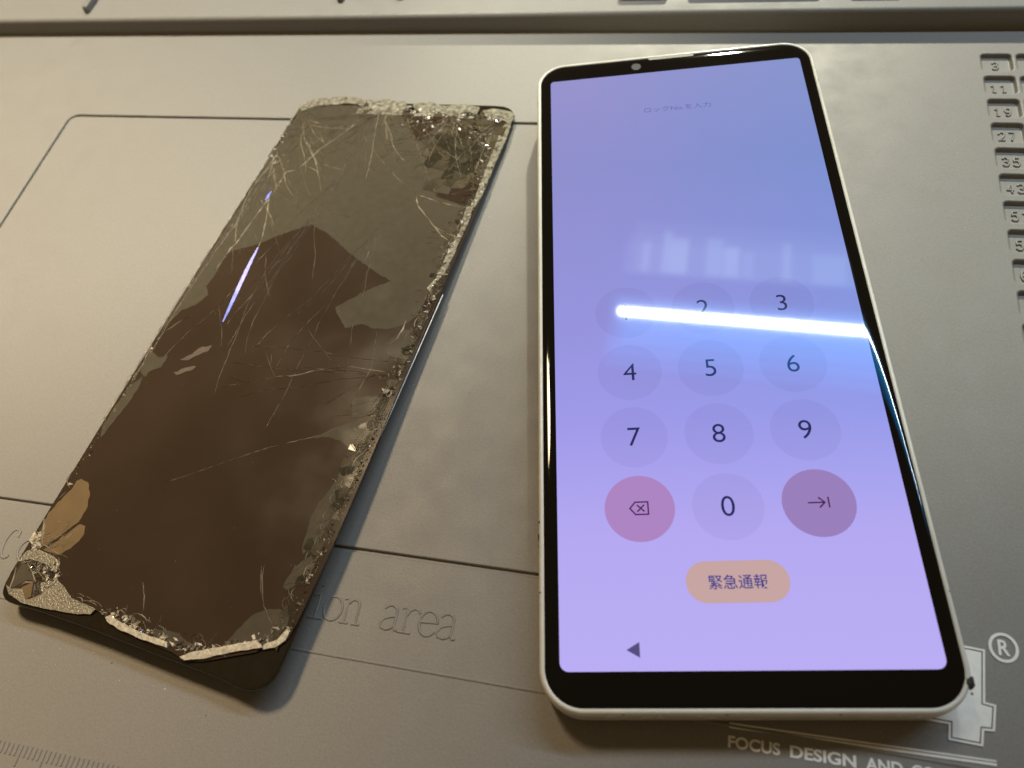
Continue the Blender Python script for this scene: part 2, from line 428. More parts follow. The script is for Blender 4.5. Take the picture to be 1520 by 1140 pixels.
for ch, cx, hx in (('C', -119.0, 6.3), ('o', -114.6, 4.5), ('i', -47.75, 4.5), ('o', -44.6, 4.5), ('n', -40.75, 4.5), ('a', -33.15, 4.5), ('r', -29.25, 4.5), ('e', -25.65, 4.5), ('a', -22.1, 4.5)):
    wy = -99.25 if ch != 'C' and cx > -100 else -97.6
    tube('embossed_letter', [[(cx+80 + x*4.3, wy+50 + y*hx) for x, y in q] for q in L[ch]], .27, .75, M['mat'], matr, 3.0)

# printed logo, registered mark and slogan in the near right corner
four = [(66.06, -87.4), (67.67, -87.5), (66.9, -95.75), (68.45, -95.95), (68.0, -99.0), (66.45, -99.1), (66.1, -101.45), (62.22, -101.35), (62.45, -99.0), (56.0, -98.9), (56.2, -96.5), (64.0, -87.3)]
def offset_poly(poly, d):
    n = len(poly); out = []
    for i in range(n):
        a, b, c = Vector(poly[i-1]), Vector(poly[i]), Vector(poly[(i+1) % n])
        e1, e2 = (b-a).normalized(), (c-b).normalized()
        n1, n2 = Vector((-e1.y, e1.x)), Vector((-e2.y, e2.x))     # left normals; clockwise outline -> outward
        m_ = n1 + n2; m_.normalize(); k = d / max(.35, m_.dot(n1))
        out.append((b.x + m_.x*k, b.y + m_.y*k))
    return out
lg = lambda poly: [(x+80, y+50) for x, y in poly]
def flat(name, loops, kp, z, m, h=.12):
    V, Fc = sheet(loops, kp); n = len(V)
    V2 = [(x, y, z+h) for x, y, _ in V] + [(x, y, z) for x, y, _ in V]; faces = list(Fc); cnt = set()
    for f in Fc:
        for i in range(len(f)): cnt.add((f[i], f[(i+1) % len(f)]))
    for a, b in cnt:
        if (b, a) not in cnt: faces.append((a, b, n+b, n+a))
    return obj(name, V2, faces, m, matr)
f0 = lg(four); f1 = lg(offset_poly(four, .22)); f2 = lg(offset_poly(four, .55))
flat('logo_numeral', [f0], lambda c: inside(c, f0), 3.0, M['mat_print'], .22)
flat('logo_dark_line', [f0, f1], lambda c: inside(c, f1) and not inside(c, f0), 3.0, M['mat_ink'], .06)  # dark line between the numeral and its outline
flat('logo_outline', [f1, f2], lambda c: inside(c, f2) and not inside(c, f1), 3.0, M['mat_print'], .22)
rc = (71.15+80, -86.2+50)
co, ci = arc(*rc, 2.25, 2.4, 0, 360, 40)[:-1], arc(*rc, 1.78, 1.93, 0, 360, 40)[:-1]
flat('registered_ring', [co, ci], lambda c: inside(c, co) and not inside(c, ci), 3.0, M['mat_print'], .15)
text('registered_letter', 'R', rc[0]+.05, rc[1], 3.0, width=1.75, height=2.5, m=M['mat_print'], parent=matr, bold=.02, extrude=.12)
def bar(name, x0_, y0_, x1_, y1_, h, m): 
    q = [(x0_+80, y0_+50), (x1_+80, y1_+50), (x1_+80, y1_+50+h), (x0_+80, y0_+50+h)]
    return flat(name, [q], lambda c: inside(c, q), 3.0, m, .12)
bar('slogan_rule', 28.4, -105.75, 68.3, -104.5, .38, M['mat_print'])
bar('slogan_rule', 28.4, -105.18, 68.3, -103.93, .25, M['mat_print'])
for word, xa, xb in (('FOCUS', 28.35, 36.45), ('DESIGN', 37.95, 47.9), ('AND', 49.3, 54.75), ('CO', 56.0, 59.4)):
    xm = (xa+xb)/2
    text('slogan_word', word, xm+80, -107.8 + (xm-28.4)*.018 + 50, 3.0, width=xb-xa, height=1.85, m=M['mat_print'], parent=matr, bold=.028, extrude=.12, rot=.018)

# ------------------------------------------------------------------ the working phone
RP = Matrix(((0.985915, -0.166789, 0.012342), (0.16703, 0.985704, -0.022087), (-0.008481, 0.023838, 0.99968)))
po = Vector((18.52, -28.99, 10.41)) + RP @ Vector((0, 0, -8.3))
phone = empty('smartphone', po, RP)
tag(phone, 'intact cream smartphone lying face up with its lit violet keypad screen', 'smartphone')
ZP = 8.3
def up(vs): return [(v[0], v[1], v[2]+ZP) for v in vs]
HW, HH, CR = 33.55, 76.6, 7.3
def pl(off): return rrect(0, 0, HW+off, HH+off, CR+off, 14)
fp = [(-1.4, -.6), (-1.08, -.36), (-.94, -.20), (-.60, -.18), (-.42, -.28), (-.22, -.56), (-.08, -1.0), (0, -1.7), (.03, -3), (.03, -5.4), (0, -6.6), (-.15, -7.3), (-.5, -7.9), (-1.1, -8.25), (-1.6, -8.3)]
V, Fc = loft([[(x, y, z) for x, y in pl(o)] for o, z in fp], cap_last=True)
frame = obj('frame', up(V), Fc, M['frame'], phone, True, sharp=60)
gp = [(-1.02, -.55), (-1.02, -.36)]
for k in range(9):
    a = k/8*math.pi/2
    gp.append((-1.04 - 2.3*(1-math.cos(a)), -.36 + .36*math.sin(a)))
V, Fc = loft([[(x, y, z) for x, y in pl(o)] for o, z in gp], cap_last=True)
glass = obj('cover_glass', up(V), Fc, M['bezel'], phone, True, sharp=60)
# camera, earpiece and sensor in the top bezel
def disc(cx, cy, r, n=40): return [(cx+r*math.cos(2*math.pi*i/n), cy+r*math.sin(2*math.pi*i/n)) for i in range(n)]
def low(name, poly, z0, z1, m, parent):
    V, Fc = extrude_poly(poly, z0, z1); return obj(name, V, Fc, m, parent)
low('front_camera', disc(-8.7, 72.55, 1.15, 24), ZP-.02, ZP+.015, M['lens'], phone)
low('earpiece_slot', rrect(0, 74.9, 5.5, .38, .36, 6), ZP-.1, ZP-.004, M['antenna'], phone)
# display and its printed-on-glass content
disp_poly = rrect(0, 0, 30, 70, (1.5, .9, .9, 1.5), 6)
V, Fc = sheet([disp_poly], lambda c: inside(c, disp_poly), 0)
display = obj('display', V, Fc, M['screen'], phone)
display.location = (0, 0, (ZP+.02)*S)
def on(name, polys, m, z=.02, kp=None):
    """flat shape drawn on the display"""
    kp = kp or (lambda c: inside(c, polys[0]))
    V, Fc = sheet(polys, kp, z); return obj(name, V, Fc, m, display)
KX, KY = (-15.4, 0.05, 15.45), (-.35, -14.4, -28.35, -42.5)
key = 0
dh = 3.75
for r in range(4):
    for c in range(3):
        x, y = KX[c], KY[r]
        if r == 3 and c != 1: continue
        ch = '0' if r == 3 else str(r*3+c+1)
        on('key_disc', [disc(x, y, 6.2)], M['key'])
        text('key_digit', ch, x, y, .035, height=dh, m=M['ink'], parent=display, bold=-.004)
def stroke(name, segs, wd, m, z=.035):
    """line icon: each segment a flat bar, joined in one mesh"""
    V = []; Fc = []
    for (xa, ya), (xb, yb) in segs:
        d = Vector((xb-xa, yb-ya)).normalized(); nrm = Vector((-d.y, d.x))*wd/2; d *= wd/2
        b = len(V)
        V += [(xa-d.x+nrm.x, ya-d.y+nrm.y, z), (xa-d.x-nrm.x, ya-d.y-nrm.y, z), (xb+d.x-nrm.x, yb+d.y-nrm.y, z), (xb+d.x+nrm.x, yb+d.y+nrm.y, z)]
        Fc.append((b, b+1, b+2, b+3)); z += .0012
    return obj(name, V, Fc, m, display)
on('delete_key', [disc(-15.3, -42.4, 6.2)], M['key_pink'])
bx, by = -15.3, -42.4
bk = [(bx-1.7, by), (bx-.75, by+1.15), (bx+1.5, by+1.15), (bx+1.5, by-1.15), (bx-.75, by-1.15)]
stroke('backspace_icon', [(bk[i], bk[(i+1) % 5]) for i in range(5)] + [((bx-.35, by+.55), (bx+.75, by-.55)), ((bx-.35, by-.55), (bx+.75, by+.55))], .26, M['ink_plum'])
on('enter_key', [disc(15.45, -42.4, 6.2)], M['key_pink_r'])
ex, ey = 15.5, -42.4
stroke('enter_icon', [((ex-1.75, ey), (ex+.85, ey)), ((ex+.95, ey), (ex+.05, ey+.85)), ((ex+.95, ey), (ex+.05, ey-.85)), ((ex+1.6, ey+.85), (ex+1.6, ey-.85))], .26, M['ink_plum'])
on('emergency_button', [rrect(.06, -55.8, 8.5, 3.55, 3.5, 10)], M['pill'])
text('emergency_lettering', '\u7dca\u6025\u901a\u5831', .17, -55.85, .035, width=9.7, height=2.45, m=M['ink_blue'], parent=display, bold=.006)
text('heading_lettering', '\u30ed\u30c3\u30afNo.\u3092\u5165\u529b', .0, 57.0, .035, width=15.5, height=1.75, m=M['ink_soft'], parent=display)
on('back_arrow', [[(-19.0, -66.66), (-16.85, -67.9), (-16.85, -65.4)]], M['arrow'], .03)
# antenna lines and scuffs on the frame
def band(x, y, nx, ny, wd=.22):
    """thin line across the frame's outer face, at a straight stretch"""
    V = []; tx, ty = -ny, nx
    prof_ = [(-.60, -.165), (-.42, -.265), (-.22, -.545), (-.06, -1.0), (.02, -1.7), (.05, -3), (.05, -5.4), (.02, -6.6)]
    for o_, z in prof_:
        for s_ in (-1, 1): V.append((x + nx*(o_+.015) + tx*s_*wd/2, y + ny*(o_+.015) + ty*s_*wd/2, z+ZP+.01))
    return obj('antenna_line', V, [(2*i, 2*i+1, 2*i+3, 2*i+2) for i in range(len(prof_)-1)], M['antenna'], phone)
band(-HW, -56.9, -1, 0); band(-HW, 63.5, -1, 0); band(HW, -58, 1, 0); band(HW, 62, 1, 0); band(-25.2, HH, 0, 1, .3)
def scuff(cx, cy, cz, sx, sy, sz, seed):
    r_ = random.Random(seed); bm = bmesh.new()
    bmesh.ops.create_icosphere(bm, subdivisions=2, radius=1)
    for v in bm.verts:
        k = 1 + r_.uniform(-.35, .35); v.co = Vector((v.co.x*sx*k + cx, v.co.y*sy*k + cy, v.co.z*sz*k + cz + ZP)) * S
    me = bpy.data.meshes.new('paint_chip'); bm.to_mesh(me); bm.free()
    return link('paint_chip', me, phone, M['chip_dark'])
scuff(-33.45, -46.9, -1.0, .16, .75, .5, 1); scuff(-33.3, -44.2, -.6, .14, .3, .28, 2); scuff(-33.48, -48.6, -1.0, .1, .22, .25, 3)
scuff(32.7, -71.7, -.75, .75, 1.0, .7, 4); scuff(33.0, -73.4, -1.3, .15, .2, .2, 5)
scuff(-20, -76.4, -.62, .22, .1, .08, 6); scuff(-4, -76.42, -.6, .35, .1, .08, 7); scuff(13, -76.44, -.62, .18, .1, .08, 8)
for k, (x, y) in enumerate(((-31.6, 72.9), (-26, 76.25))): scuff(x, y, -.5, .3, .18, .2, 20+k)

# ------------------------------------------------------------------ the broken display panel
P = json.loads(r'''{"glass":[[-31.32,69.55],[-27.63,72.34],[-17.65,74.19],[-11.89,73.21],[-7.93,72.31],[-6.05,74.25],[-1.46,75.68],[2.16,72.8],[6.93,75.08],[11.34,74.01],[16.71,75.53],[20.25,73.82],[27.86,74.03],[31.11,71.04],[31.85,49.53],[32.28,21.85],[32.86,-7.6],[33.4,-30.54],[33.57,-46.93],[33.21,-62.16],[32.99,-65.07],[31.33,-66.77],[28.85,-67.96],[28.21,-68.87],[19.14,-73.17],[15.95,-73.96],[14.75,-73.69],[12.59,-73.33],[10.28,-73.24],[6.39,-73.09],[1.48,-72.69],[-2.05,-72.13],[-4.29,-71.19],[-6.74,-70.68],[-7.28,-71.76],[-10.62,-72.55],[-16.69,-73.3],[-22.26,-73.75],[-26.39,-73.1],[-28.47,-71.59],[-29.13,-69.22],[-29.31,-62.88],[-29.61,-54.47],[-29.9,-44.12],[-30.16,-34.0],[-31.04,8.75],[-31.49,51.55]],"flakes":{"upper":[[-31.26,68.99],[-21.34,72.85],[-11.54,72.41],[0.69,70.4],[6.73,62.91],[12.94,53.6],[20.61,43.47],[24.62,42.5],[28.9,41.61],[30.2,33.12],[29.85,22.43],[29.86,15.71],[29.59,7.83],[27.98,5.21],[25.95,3.65],[23.7,2.62],[21.0,2.24],[17.65,2.88],[14.19,1.02],[10.57,4.34],[9.41,6.08],[11.96,8.98],[14.93,12.18],[19.63,15.95],[15.32,17.39],[6.13,21.81],[-2.4,26.89],[-8.25,29.05],[-11.36,26.67],[-15.68,23.62],[-18.98,20.53],[-24.97,16.96],[-26.05,14.98],[-25.63,8.7],[-26.08,5.4],[-24.11,3.05],[-25.78,-0.4],[-28.49,-2.39],[-29.93,-7.95],[-30.37,-10.04],[-30.63,8.39],[-31.04,51.09]],"corner_tr":[[1.64,71.08],[7.64,73.24],[19.78,72.41],[27.82,72.43],[28.23,67.26],[29.19,57.31],[29.98,46.64],[28.43,42.91],[24.21,43.6],[20.45,44.85],[13.48,54.18],[7.66,63.04]],"right1":[[24.62,-18.2],[24.09,-15.96],[26.67,-14.52],[29.71,-14.17],[30.0,-17.8],[28.1,-19.23],[25.72,-20.28]],"right2":[[19.3,-26.71],[22.13,-23.92],[25.63,-21.13],[29.59,-19.38],[31.16,-20.82],[31.14,-24.69],[29.09,-27.4],[25.93,-25.93],[22.61,-25.6]],"right3":[[29.55,-29.79],[28.27,-31.03],[28.51,-34.18],[27.95,-36.58],[26.91,-39.51],[26.69,-42.49],[27.38,-45.75],[27.86,-49.12],[28.6,-50.03],[30.38,-47.63],[30.91,-42.84],[31.21,-39.01],[30.72,-34.69],[30.76,-32.11]],"right4":[[27.59,-56.76],[27.58,-55.31],[28.73,-51.77],[30.36,-49.7],[31.09,-50.6],[31.22,-53.26],[29.97,-55.72],[28.66,-57.13]],"bottom_r":[[20.65,-71.27],[21.86,-69.08],[22.79,-66.33],[24.37,-63.1],[26.43,-61.5],[28.9,-60.69],[31.35,-61.29],[31.97,-63.63],[30.87,-66.41],[28.13,-67.67],[23.27,-70.28]],"bottom_m":[[6.47,-71.55],[7.35,-70.53],[9.83,-70.09],[12.22,-70.05],[15.05,-71.01],[14.24,-72.36],[11.55,-72.38]],"left1":[[-27.48,-48.25],[-26.69,-47.57],[-24.68,-47.87],[-22.42,-50.31],[-21.27,-53.42],[-21.25,-56.16],[-22.03,-57.26],[-23.82,-60.56],[-25.94,-62.88],[-28.1,-61.68],[-29.2,-56.22],[-28.14,-52.06],[-27.38,-50.13]],"left2":[[-20.68,-56.46],[-19.24,-56.54],[-18.46,-58.12],[-18.59,-59.63],[-19.55,-61.63],[-21.35,-63.42],[-25.28,-63.29],[-23.25,-60.85],[-21.58,-57.89]],"left3":[[-29.74,-31.62],[-29.08,-23.89],[-27.49,-21.69],[-26.91,-24.32],[-26.93,-28.84],[-27.57,-32.87],[-28.23,-37.85],[-29.55,-35.42]],"left4":[[-29.94,-19.99],[-29.22,-14.88],[-26.4,-16.0],[-24.54,-15.02],[-24.43,-18.22],[-26.68,-20.02],[-26.83,-21.54]],"mid_r":[[25.15,-1.19],[26.02,0.29],[28.08,3.34],[29.77,4.07],[30.03,0.96],[30.0,-2.16],[29.55,-4.25],[26.67,-3.61]],"smear1":[[-21.09,-15.42],[-18.93,-13.43],[-17.56,-11.03],[-15.44,-10.2],[-15.3,-11.7],[-17.01,-13.21],[-18.85,-15.12]],"smear2":[[-20.64,-18.88],[-18.56,-17.12],[-15.99,-16.18],[-16.54,-17.42],[-19.59,-19.38]]},"corner_plates":{"a":[[-28.18,-67.97],[-27.81,-66.86],[-26.84,-66.75],[-22.85,-69.22],[-24.65,-69.57],[-26.47,-71.46],[-27.01,-71.89]],"b":[[-26.94,-66.63],[-26.14,-65.84],[-21.94,-65.87],[-19.45,-66.9],[-18.47,-67.76],[-22.15,-69.45]],"c":[[-24.67,-71.11],[-22.96,-69.53],[-21.58,-72.2],[-22.36,-72.96]],"d":[[-22.64,-69.72],[-18.44,-68.03],[-19.57,-70.83],[-21.04,-72.46]],"e":[[-29.17,-66.94],[-28.62,-64.47],[-26.79,-63.4],[-22.04,-63.89],[-19.8,-64.58],[-19.34,-66.59],[-22.41,-65.71],[-26.47,-65.64]]},"corner_frost":[[-18.1,-67.8],[-15.53,-68.76],[-13.03,-70.13],[-10.97,-70.24],[-9.28,-70.31],[-6.82,-70.57],[-7.28,-71.76],[-10.62,-72.55],[-16.69,-73.3],[-22.26,-73.75],[-26.39,-73.1],[-28.47,-71.59],[-26.92,-72.0],[-24.49,-71.34],[-21.99,-73.0],[-19.12,-70.98]],"edge_tri":[[-29.69,-62.39],[-29.69,-60.3],[-25.98,-62.6],[-26.27,-63.85]],"shards":{"r1":[[31.14,72.09],[31.67,66.46],[31.66,58.67],[31.77,51.89],[32.05,45.82],[31.4,41.57],[30.43,42.32],[30.3,48.8],[29.98,54.98],[29.67,61.86],[29.33,68.45],[29.6,71.62]],"r2":[[31.08,41.98],[31.69,35.8],[31.53,31.4],[31.67,26.74],[31.53,22.95],[31.26,20.02],[30.29,16.8],[29.67,14.88],[28.91,15.53],[29.97,18.96],[30.07,21.85],[29.86,25.14],[29.98,28.98],[30.61,32.98],[29.79,38.14],[29.39,41.24]],"t3":[[-13.08,75.91],[-9.83,75.75],[-7.19,76.94],[-3.26,76.02],[-1.51,76.8],[0.36,74.23],[-2.11,72.24],[-5.37,72.65],[-7.76,70.94],[-11.06,72.75]],"t4":[[0.88,75.98],[6.11,77.21],[10.94,76.16],[15.96,77.63],[20.55,76.85],[20.71,74.15],[16.99,74.75],[13.43,72.65],[9.44,73.76],[5.83,72.73],[2.62,73.69]],"s1":[[-3.66,-71.41],[-2.95,-70.82],[0.14,-71.39],[5.62,-71.91],[11.03,-72.03],[11.43,-72.91],[6.32,-72.98],[1.01,-72.7],[-2.73,-72.06]],"s2":[[14.75,-73.69],[16.45,-72.35],[19.28,-70.93],[27.61,-66.96],[29.1,-67.89],[23.95,-70.21],[18.95,-72.86],[15.95,-73.96]],"s3":[[29.06,-67.29],[31.13,-65.84],[31.97,-63.63],[32.7,-63.67],[32.66,-65.53],[31.5,-67.09],[29.34,-68.07]],"t1":[[-32.49,70.55],[-28.55,74.25],[-18.64,76.37],[-12.84,75.37],[-12.89,73.08],[-17.4,73.64],[-27.1,71.25],[-30.58,68.5]],"t2":[[21.75,75.64],[24.63,76.83],[29.38,76.37],[31.15,75.0],[31.11,71.04],[28.91,72.58],[23.65,73.47]]},"cracks":[[2,[[-11.01,68.84],[-13.96,62.4],[-18.47,54.27],[-20.95,46.62]]],[1,[[-12.36,68.1],[-17.27,64.12],[-20.12,58.56],[-22.53,53.14],[-25.71,51.09]]],[2,[[-20.95,46.62],[-23.87,45.4],[-23.74,37.15],[-24.56,30.94],[-25.32,19.38],[-25.98,17.68],[-26.27,11.18],[-26.54,10.26]]],[1,[[-28.15,53.37],[-27.78,46.08],[-27.79,39.72],[-28.22,32.01],[-28.82,23.82],[-29.64,16.33],[-29.33,10.61]]],[1,[[-29.26,50.56],[-29.24,37.74],[-29.09,26.12],[-29.64,16.33],[-29.77,9.65],[-29.88,-2.67],[-29.44,-14.54],[-29.51,-33.32]]],[2,[[-31.48,52.35],[-31.34,8.91],[-30.92,-12.52],[-30.47,-33.55]]],[2,[[-24.45,36.54],[-21.69,29.76],[-19.4,23.18],[-18.68,19.24]]],[1,[[-9.39,63.31],[-4.87,58.62],[-0.33,54.62],[7.97,47.89],[15.05,43.5]]],[2,[[15.05,43.5],[20.6,42.07],[25.78,41.31],[29.05,41.18],[30.62,43.27]]],[2,[[15.23,43.05],[16.88,39.82],[20.21,36.95],[23.79,33.75],[26.91,32.54]]],[2,[[23.79,33.75],[26.71,31.19],[30.65,29.52]]],[1,[[26.91,32.54],[28.76,31.34],[30.1,32.45]]],[2,[[10.42,23.68],[10.79,21.6],[10.49,19.41]]],[1,[[-7.55,-43.61],[-0.96,-39.14],[4.93,-34.84],[10.99,-30.8],[17.36,-27.33],[23.71,-23.88]]],[1,[[-0.29,-63.53],[1.47,-65.75],[2.8,-68.04],[3.08,-69.66]]],[1,[[21.93,-53.86],[22.8,-56.33],[24.03,-58.65],[25.75,-61.05],[27.94,-63.0],[29.82,-63.86]]],[1,[[21.53,-54.24],[23.9,-58.95]]],[2,[[25.82,-1.6],[27.4,0.96],[27.63,3.62],[27.47,6.05]]],[1,[[22.07,1.71],[24.71,-7.45],[24.3,-12.82],[24.09,-19.16]]],[2,[[30.28,-14.38],[29.16,-15.48],[29.45,-17.26],[29.99,-18.13]]],[2,[[31.42,-17.8],[30.46,-18.85],[30.47,-20.33],[31.53,-22.03]]],[2,[[31.25,-15.17],[30.77,-16.29],[31.01,-17.57]]],[1,[[32.05,-22.87],[31.49,-24.45],[31.75,-26.44]]],[1,[[24.12,-17.81],[26.62,-16.23],[29.25,-14.95]]],[1,[[22.19,-20.61],[24.95,-19.63],[29.86,-17.83]]],[2,[[30.44,-31.73],[30.26,-29.31],[31.45,-27.14],[31.64,-25.84]]],[1,[[30.87,-37.63],[30.69,-32.28]]],[1,[[0.27,71.45],[5.16,65.34],[11.65,55.91],[17.76,47.03],[20.79,43.97]]],[1,[[18.63,44.79],[21.03,50.68],[23.42,52.75],[27.99,51.77]]],[1,[[19.2,68.61],[24.49,59.09],[25.8,54.34]]],[1,[[12.7,70.39],[19.61,62.17],[26.62,59.4]]],[1,[[8.05,67.07],[16.44,57.89],[22.65,53.85]]],[1,[[23.22,62.69],[28.5,60.93]]],[1,[[26.45,48.42],[29.2,51.96]]],[1,[[10.89,64.82],[21.48,67.61],[28.64,66.03]]],[1,[[11.24,74.27],[12.73,67.72],[18.34,59.43]]],[2,[[-28.62,-68.08],[-27.77,-70.27],[-26.89,-72.69]]],[2,[[-26.79,-66.59],[-24.5,-67.98],[-22.53,-69.41]]],[2,[[-22.53,-69.41],[-24.67,-70.0],[-26.94,-72.84]]],[2,[[-24.67,-71.11],[-22.5,-73.0],[-21.29,-72.81],[-19.2,-70.86],[-18.39,-67.87]]],[1,[[-22.53,-69.41],[-21.3,-72.13]]],[1,[[-21.92,-69.53],[-19.96,-71.21]]],[1,[[-26.05,-65.96],[-22.6,-67.75],[-20.11,-68.76]]],[1,[[-24.4,-65.38],[-22.93,-66.85],[-23.31,-67.94]]],[1,[[-22.7,-65.79],[-22.49,-67.44],[-19.15,-68.22]]],[1,[[-21.69,-65.52],[-20.88,-67.28]]],[2,[[-28.69,-67.1],[-26.83,-66.31],[-25.04,-64.54],[-21.86,-64.13]]],[1,[[-18.47,-67.76],[-19.21,-65.85],[-21.22,-64.53]]],[1,[[-3.4,-70.15],[-1.61,-69.26],[1.64,-70.58]]],[1,[[14.3,-72.47],[14.42,-71.19],[15.88,-71.65],[15.88,-70.16]]],[1,[[17.9,-71.07],[18.79,-69.58],[19.31,-67.93]]],[1,[[-1.09,-70.04],[1.34,-69.89],[3.67,-71.05]]],[1,[[3.93,-70.98],[4.9,-71.99],[6.33,-71.33]]],[1,[[21.42,-69.58],[23.53,-69.47]]],[1,[[-24.54,-56.24],[-22.9,-57.03],[-23.35,-58.35]]],[1,[[-24.45,-61.61],[-23.68,-60.52],[-24.3,-60.39]]],[1,[[-26.38,-55.19],[-23.77,-56.81]]],[1,[[-29.09,-8.98],[-27.36,-5.82],[-25.65,-3.85]]],[1,[[-31.15,-22.5],[-29.51,-20.64],[-30.31,-13.17]]],[1,[[-27.94,-50.11],[-30.14,-48.59],[-29.79,-46.56]]],[1,[[-29.02,-53.07],[-28.26,-50.67]]]],"bands":[["right_top",[[31.17,70.26],[31.45,57.65],[31.67,46.92],[30.88,41.03],[30.53,33.18],[30.47,26.73]],1.6,240],["right_mid",[[31.28,22.7],[30.71,13.5],[30.74,5.78],[31.1,-2.47],[31.03,-7.83],[31.05,-14.71]],1.0,140],["right_low",[[31.16,-17.2],[31.49,-24.45],[31.5,-30.7],[31.75,-38.58],[31.68,-46.03],[31.49,-52.92],[31.53,-58.81],[32.27,-63.67]],0.85,200],["top",[[-31.8,70.07],[-25.82,73.14],[-17.89,74.73],[-8.9,73.6],[-0.81,74.08],[9.44,73.76],[19.41,73.44],[29.11,73.13]],1.3,330],["corner",[[21.03,68.86],[25.96,65.65],[27.44,57.04],[27.77,49.82]],3.0,120],["top_in",[[1.33,68.85],[9.43,68.6],[19.2,68.61]],2.6,80],["left_top",[[-31.84,66.62],[-31.14,57.53],[-30.27,49.61],[-24.48,46.59]],1.6,60],["bl",[[-25.48,-66.24],[-22.63,-66.34],[-19.91,-66.74]],2.0,110],["bl2",[[-20.48,-70.53],[-18.98,-68.45],[-18.49,-66.36]],0.7,50],["bottom",[[-5.42,-70.71],[-1.76,-70.22],[3.68,-71.31],[10.77,-71.6],[14.11,-72.15],[18.02,-71.28]],0.8,120],["bottom_r",[[18.27,-71.71],[22.67,-69.22],[29.37,-65.72],[31.47,-62.64]],0.7,60],["left",[[-28.31,-60.24],[-27.98,-62.53],[-25.96,-63.33]],0.8,40],["left_edge",[[-28.55,-50.27],[-29.25,-36.39],[-29.42,-19.31],[-30.1,-10.77]],0.5,40]],"streak":[[[-18.819,19.227,0.141],[-18.541,19.253,0.03]],[[-18.639,15.712,0.246],[-18.081,15.768,0.03]],[[-18.301,11.646,0.322],[-17.519,11.734,0.03]],[[-17.852,7.671,0.316],[-17.068,7.769,0.03]],[[-17.303,4.004,0.342],[-16.617,4.096,0.03]],[[-16.681,0.022,0.355],[-16.179,0.078,0.03]],[[-16.198,-3.507,0.155],[-16.042,-3.493,0.03]]],"streak2":[[[-24.69,37.986,0.116],[-24.51,37.994,0.03]],[[-24.783,36.283,0.319],[-24.257,36.277,0.03]],[[-24.712,34.555,0.168],[-24.568,34.545,0.03]]],"base":[[-30.03,-62.18],[-29.71,-69.38],[-29.39,-71.99],[-28.53,-73.52],[-26.39,-74.46],[-18.98,-74.06],[-5.73,-74.08],[9.43,-74.51],[23.64,-74.81],[28.52,-75.4],[31.23,-74.72],[33.31,-72.36],[33.6,-69.42],[33.53,-65.42],[33.26,-46.47],[33.29,-30.34],[32.78,-7.41],[32.28,23.05],[31.76,49.55],[31.19,70.09],[31.16,74.3],[30.11,77.16],[27.91,78.82],[24.8,78.99],[-1.79,76.49],[-29.95,73.49],[-32.54,72.0],[-32.72,67.93],[-32.34,52.76],[-31.72,9.71],[-30.84,-33.28],[-30.56,-43.46],[-30.25,-53.85]]}''')
RB = Matrix(((0.992359, 0.12285, -0.011449), (-0.122468, 0.99203, 0.029624), (0.014997, -0.027995, 0.999496)))
panel = empty('broken_display', (-73.5, -36.0, 3.6), RB)
tag(panel, 'shattered dark phone display panel with white broken glass edges lying on the mat', 'phone screen')
PW, PH = 33.0, 75.0
bpoly = [tuple(q) for q in P['base']]
for _ in range(2):                    # round the outline's corners off
    out = []; n = len(bpoly)
    for i in range(n):
        a, b, c = Vector(bpoly[i-1]), Vector(bpoly[i]), Vector(bpoly[(i+1) % n])
        if (b-a).angle(c-b) > .05:
            d1 = min(1.2, (b-a).length*.25); d2 = min(1.2, (c-b).length*.25)
            p1 = b + (a-b).normalized()*d1; p2 = b + (c-b).normalized()*d2
            out += [(p1.x, p1.y), (p2.x, p2.y)]
        else: out.append((b.x, b.y))
    bpoly = out
bpr = [(-1.0, -.44), (-.35, -.44), (-.16, -.50), (-.05, -.62), (0, -.8), (0, -1.15), (-.05, -1.35), (-.2, -1.5), (-.5, -1.55)]
V, Fc = loft([[(x, y, z) for x, y in offset_poly(bpoly, -o)] for o, z in bpr], cap_first=True, cap_last=True)
base = obj('backing_plate', V, Fc, M['panel_base'], panel, True, sharp=60)
# pale strip painting a highlight along the upper right edge of the backing
o = tube('edge_highlight_line', [[(32.99 - .02*abs(k-5), 15 - k*6.0) for k in range(10)]], .13, 1.0, M['edge_glint'], panel, -.72)
V, Fc = extrude_poly([tuple(q) for q in P['glass']], -.42, 0)
obj('cover_glass', V, Fc, M['panel_glass'], panel)
def centroid(q): return (sum(v[0] for v in q)/len(q), sum(v[1] for v in q)/len(q))
def rough_edge(poly, amp, step=1.2, seed=0):
    """break straight outline runs into slightly ragged ones"""
    r_ = random.Random(seed); out = []
    for i in range(len(poly)):
        a, b = Vector(poly[i]), Vector(poly[(i+1) % len(poly)]); L_ = (b-a).length
        out.append((a.x, a.y)); k = int(L_/step)
        if k > 1:
            nrm = Vector((-(b-a).y, (b-a).x)).normalized()
            for j in range(1, k):
                q = a.lerp(b, j/k) + nrm*r_.uniform(-amp, amp); out.append((q.x, q.y))
    return out
fm = {'upper': 'flake', 'corner_tr': 'flake_dark', 'left1': 'flake_tan', 'left2': 'flake_tan', 'smear1': 'smear', 'smear2': 'smear', 'left3': 'flake', 'left4': 'flake'}
for i, (k, q) in enumerate(P['flakes'].items()):
    if k == 'corner_tr': continue            # shattered into cells below
    amp = .25 if k.startswith('smear') else .15
    V, Fc = extrude_poly(rough_edge(q, amp, .8, i), .004, .03 + .004*i)
    obj('grease_smear' if k.startswith('smear') else 'glass_flake', V, Fc, M[fm.get(k, 'flake')], panel)
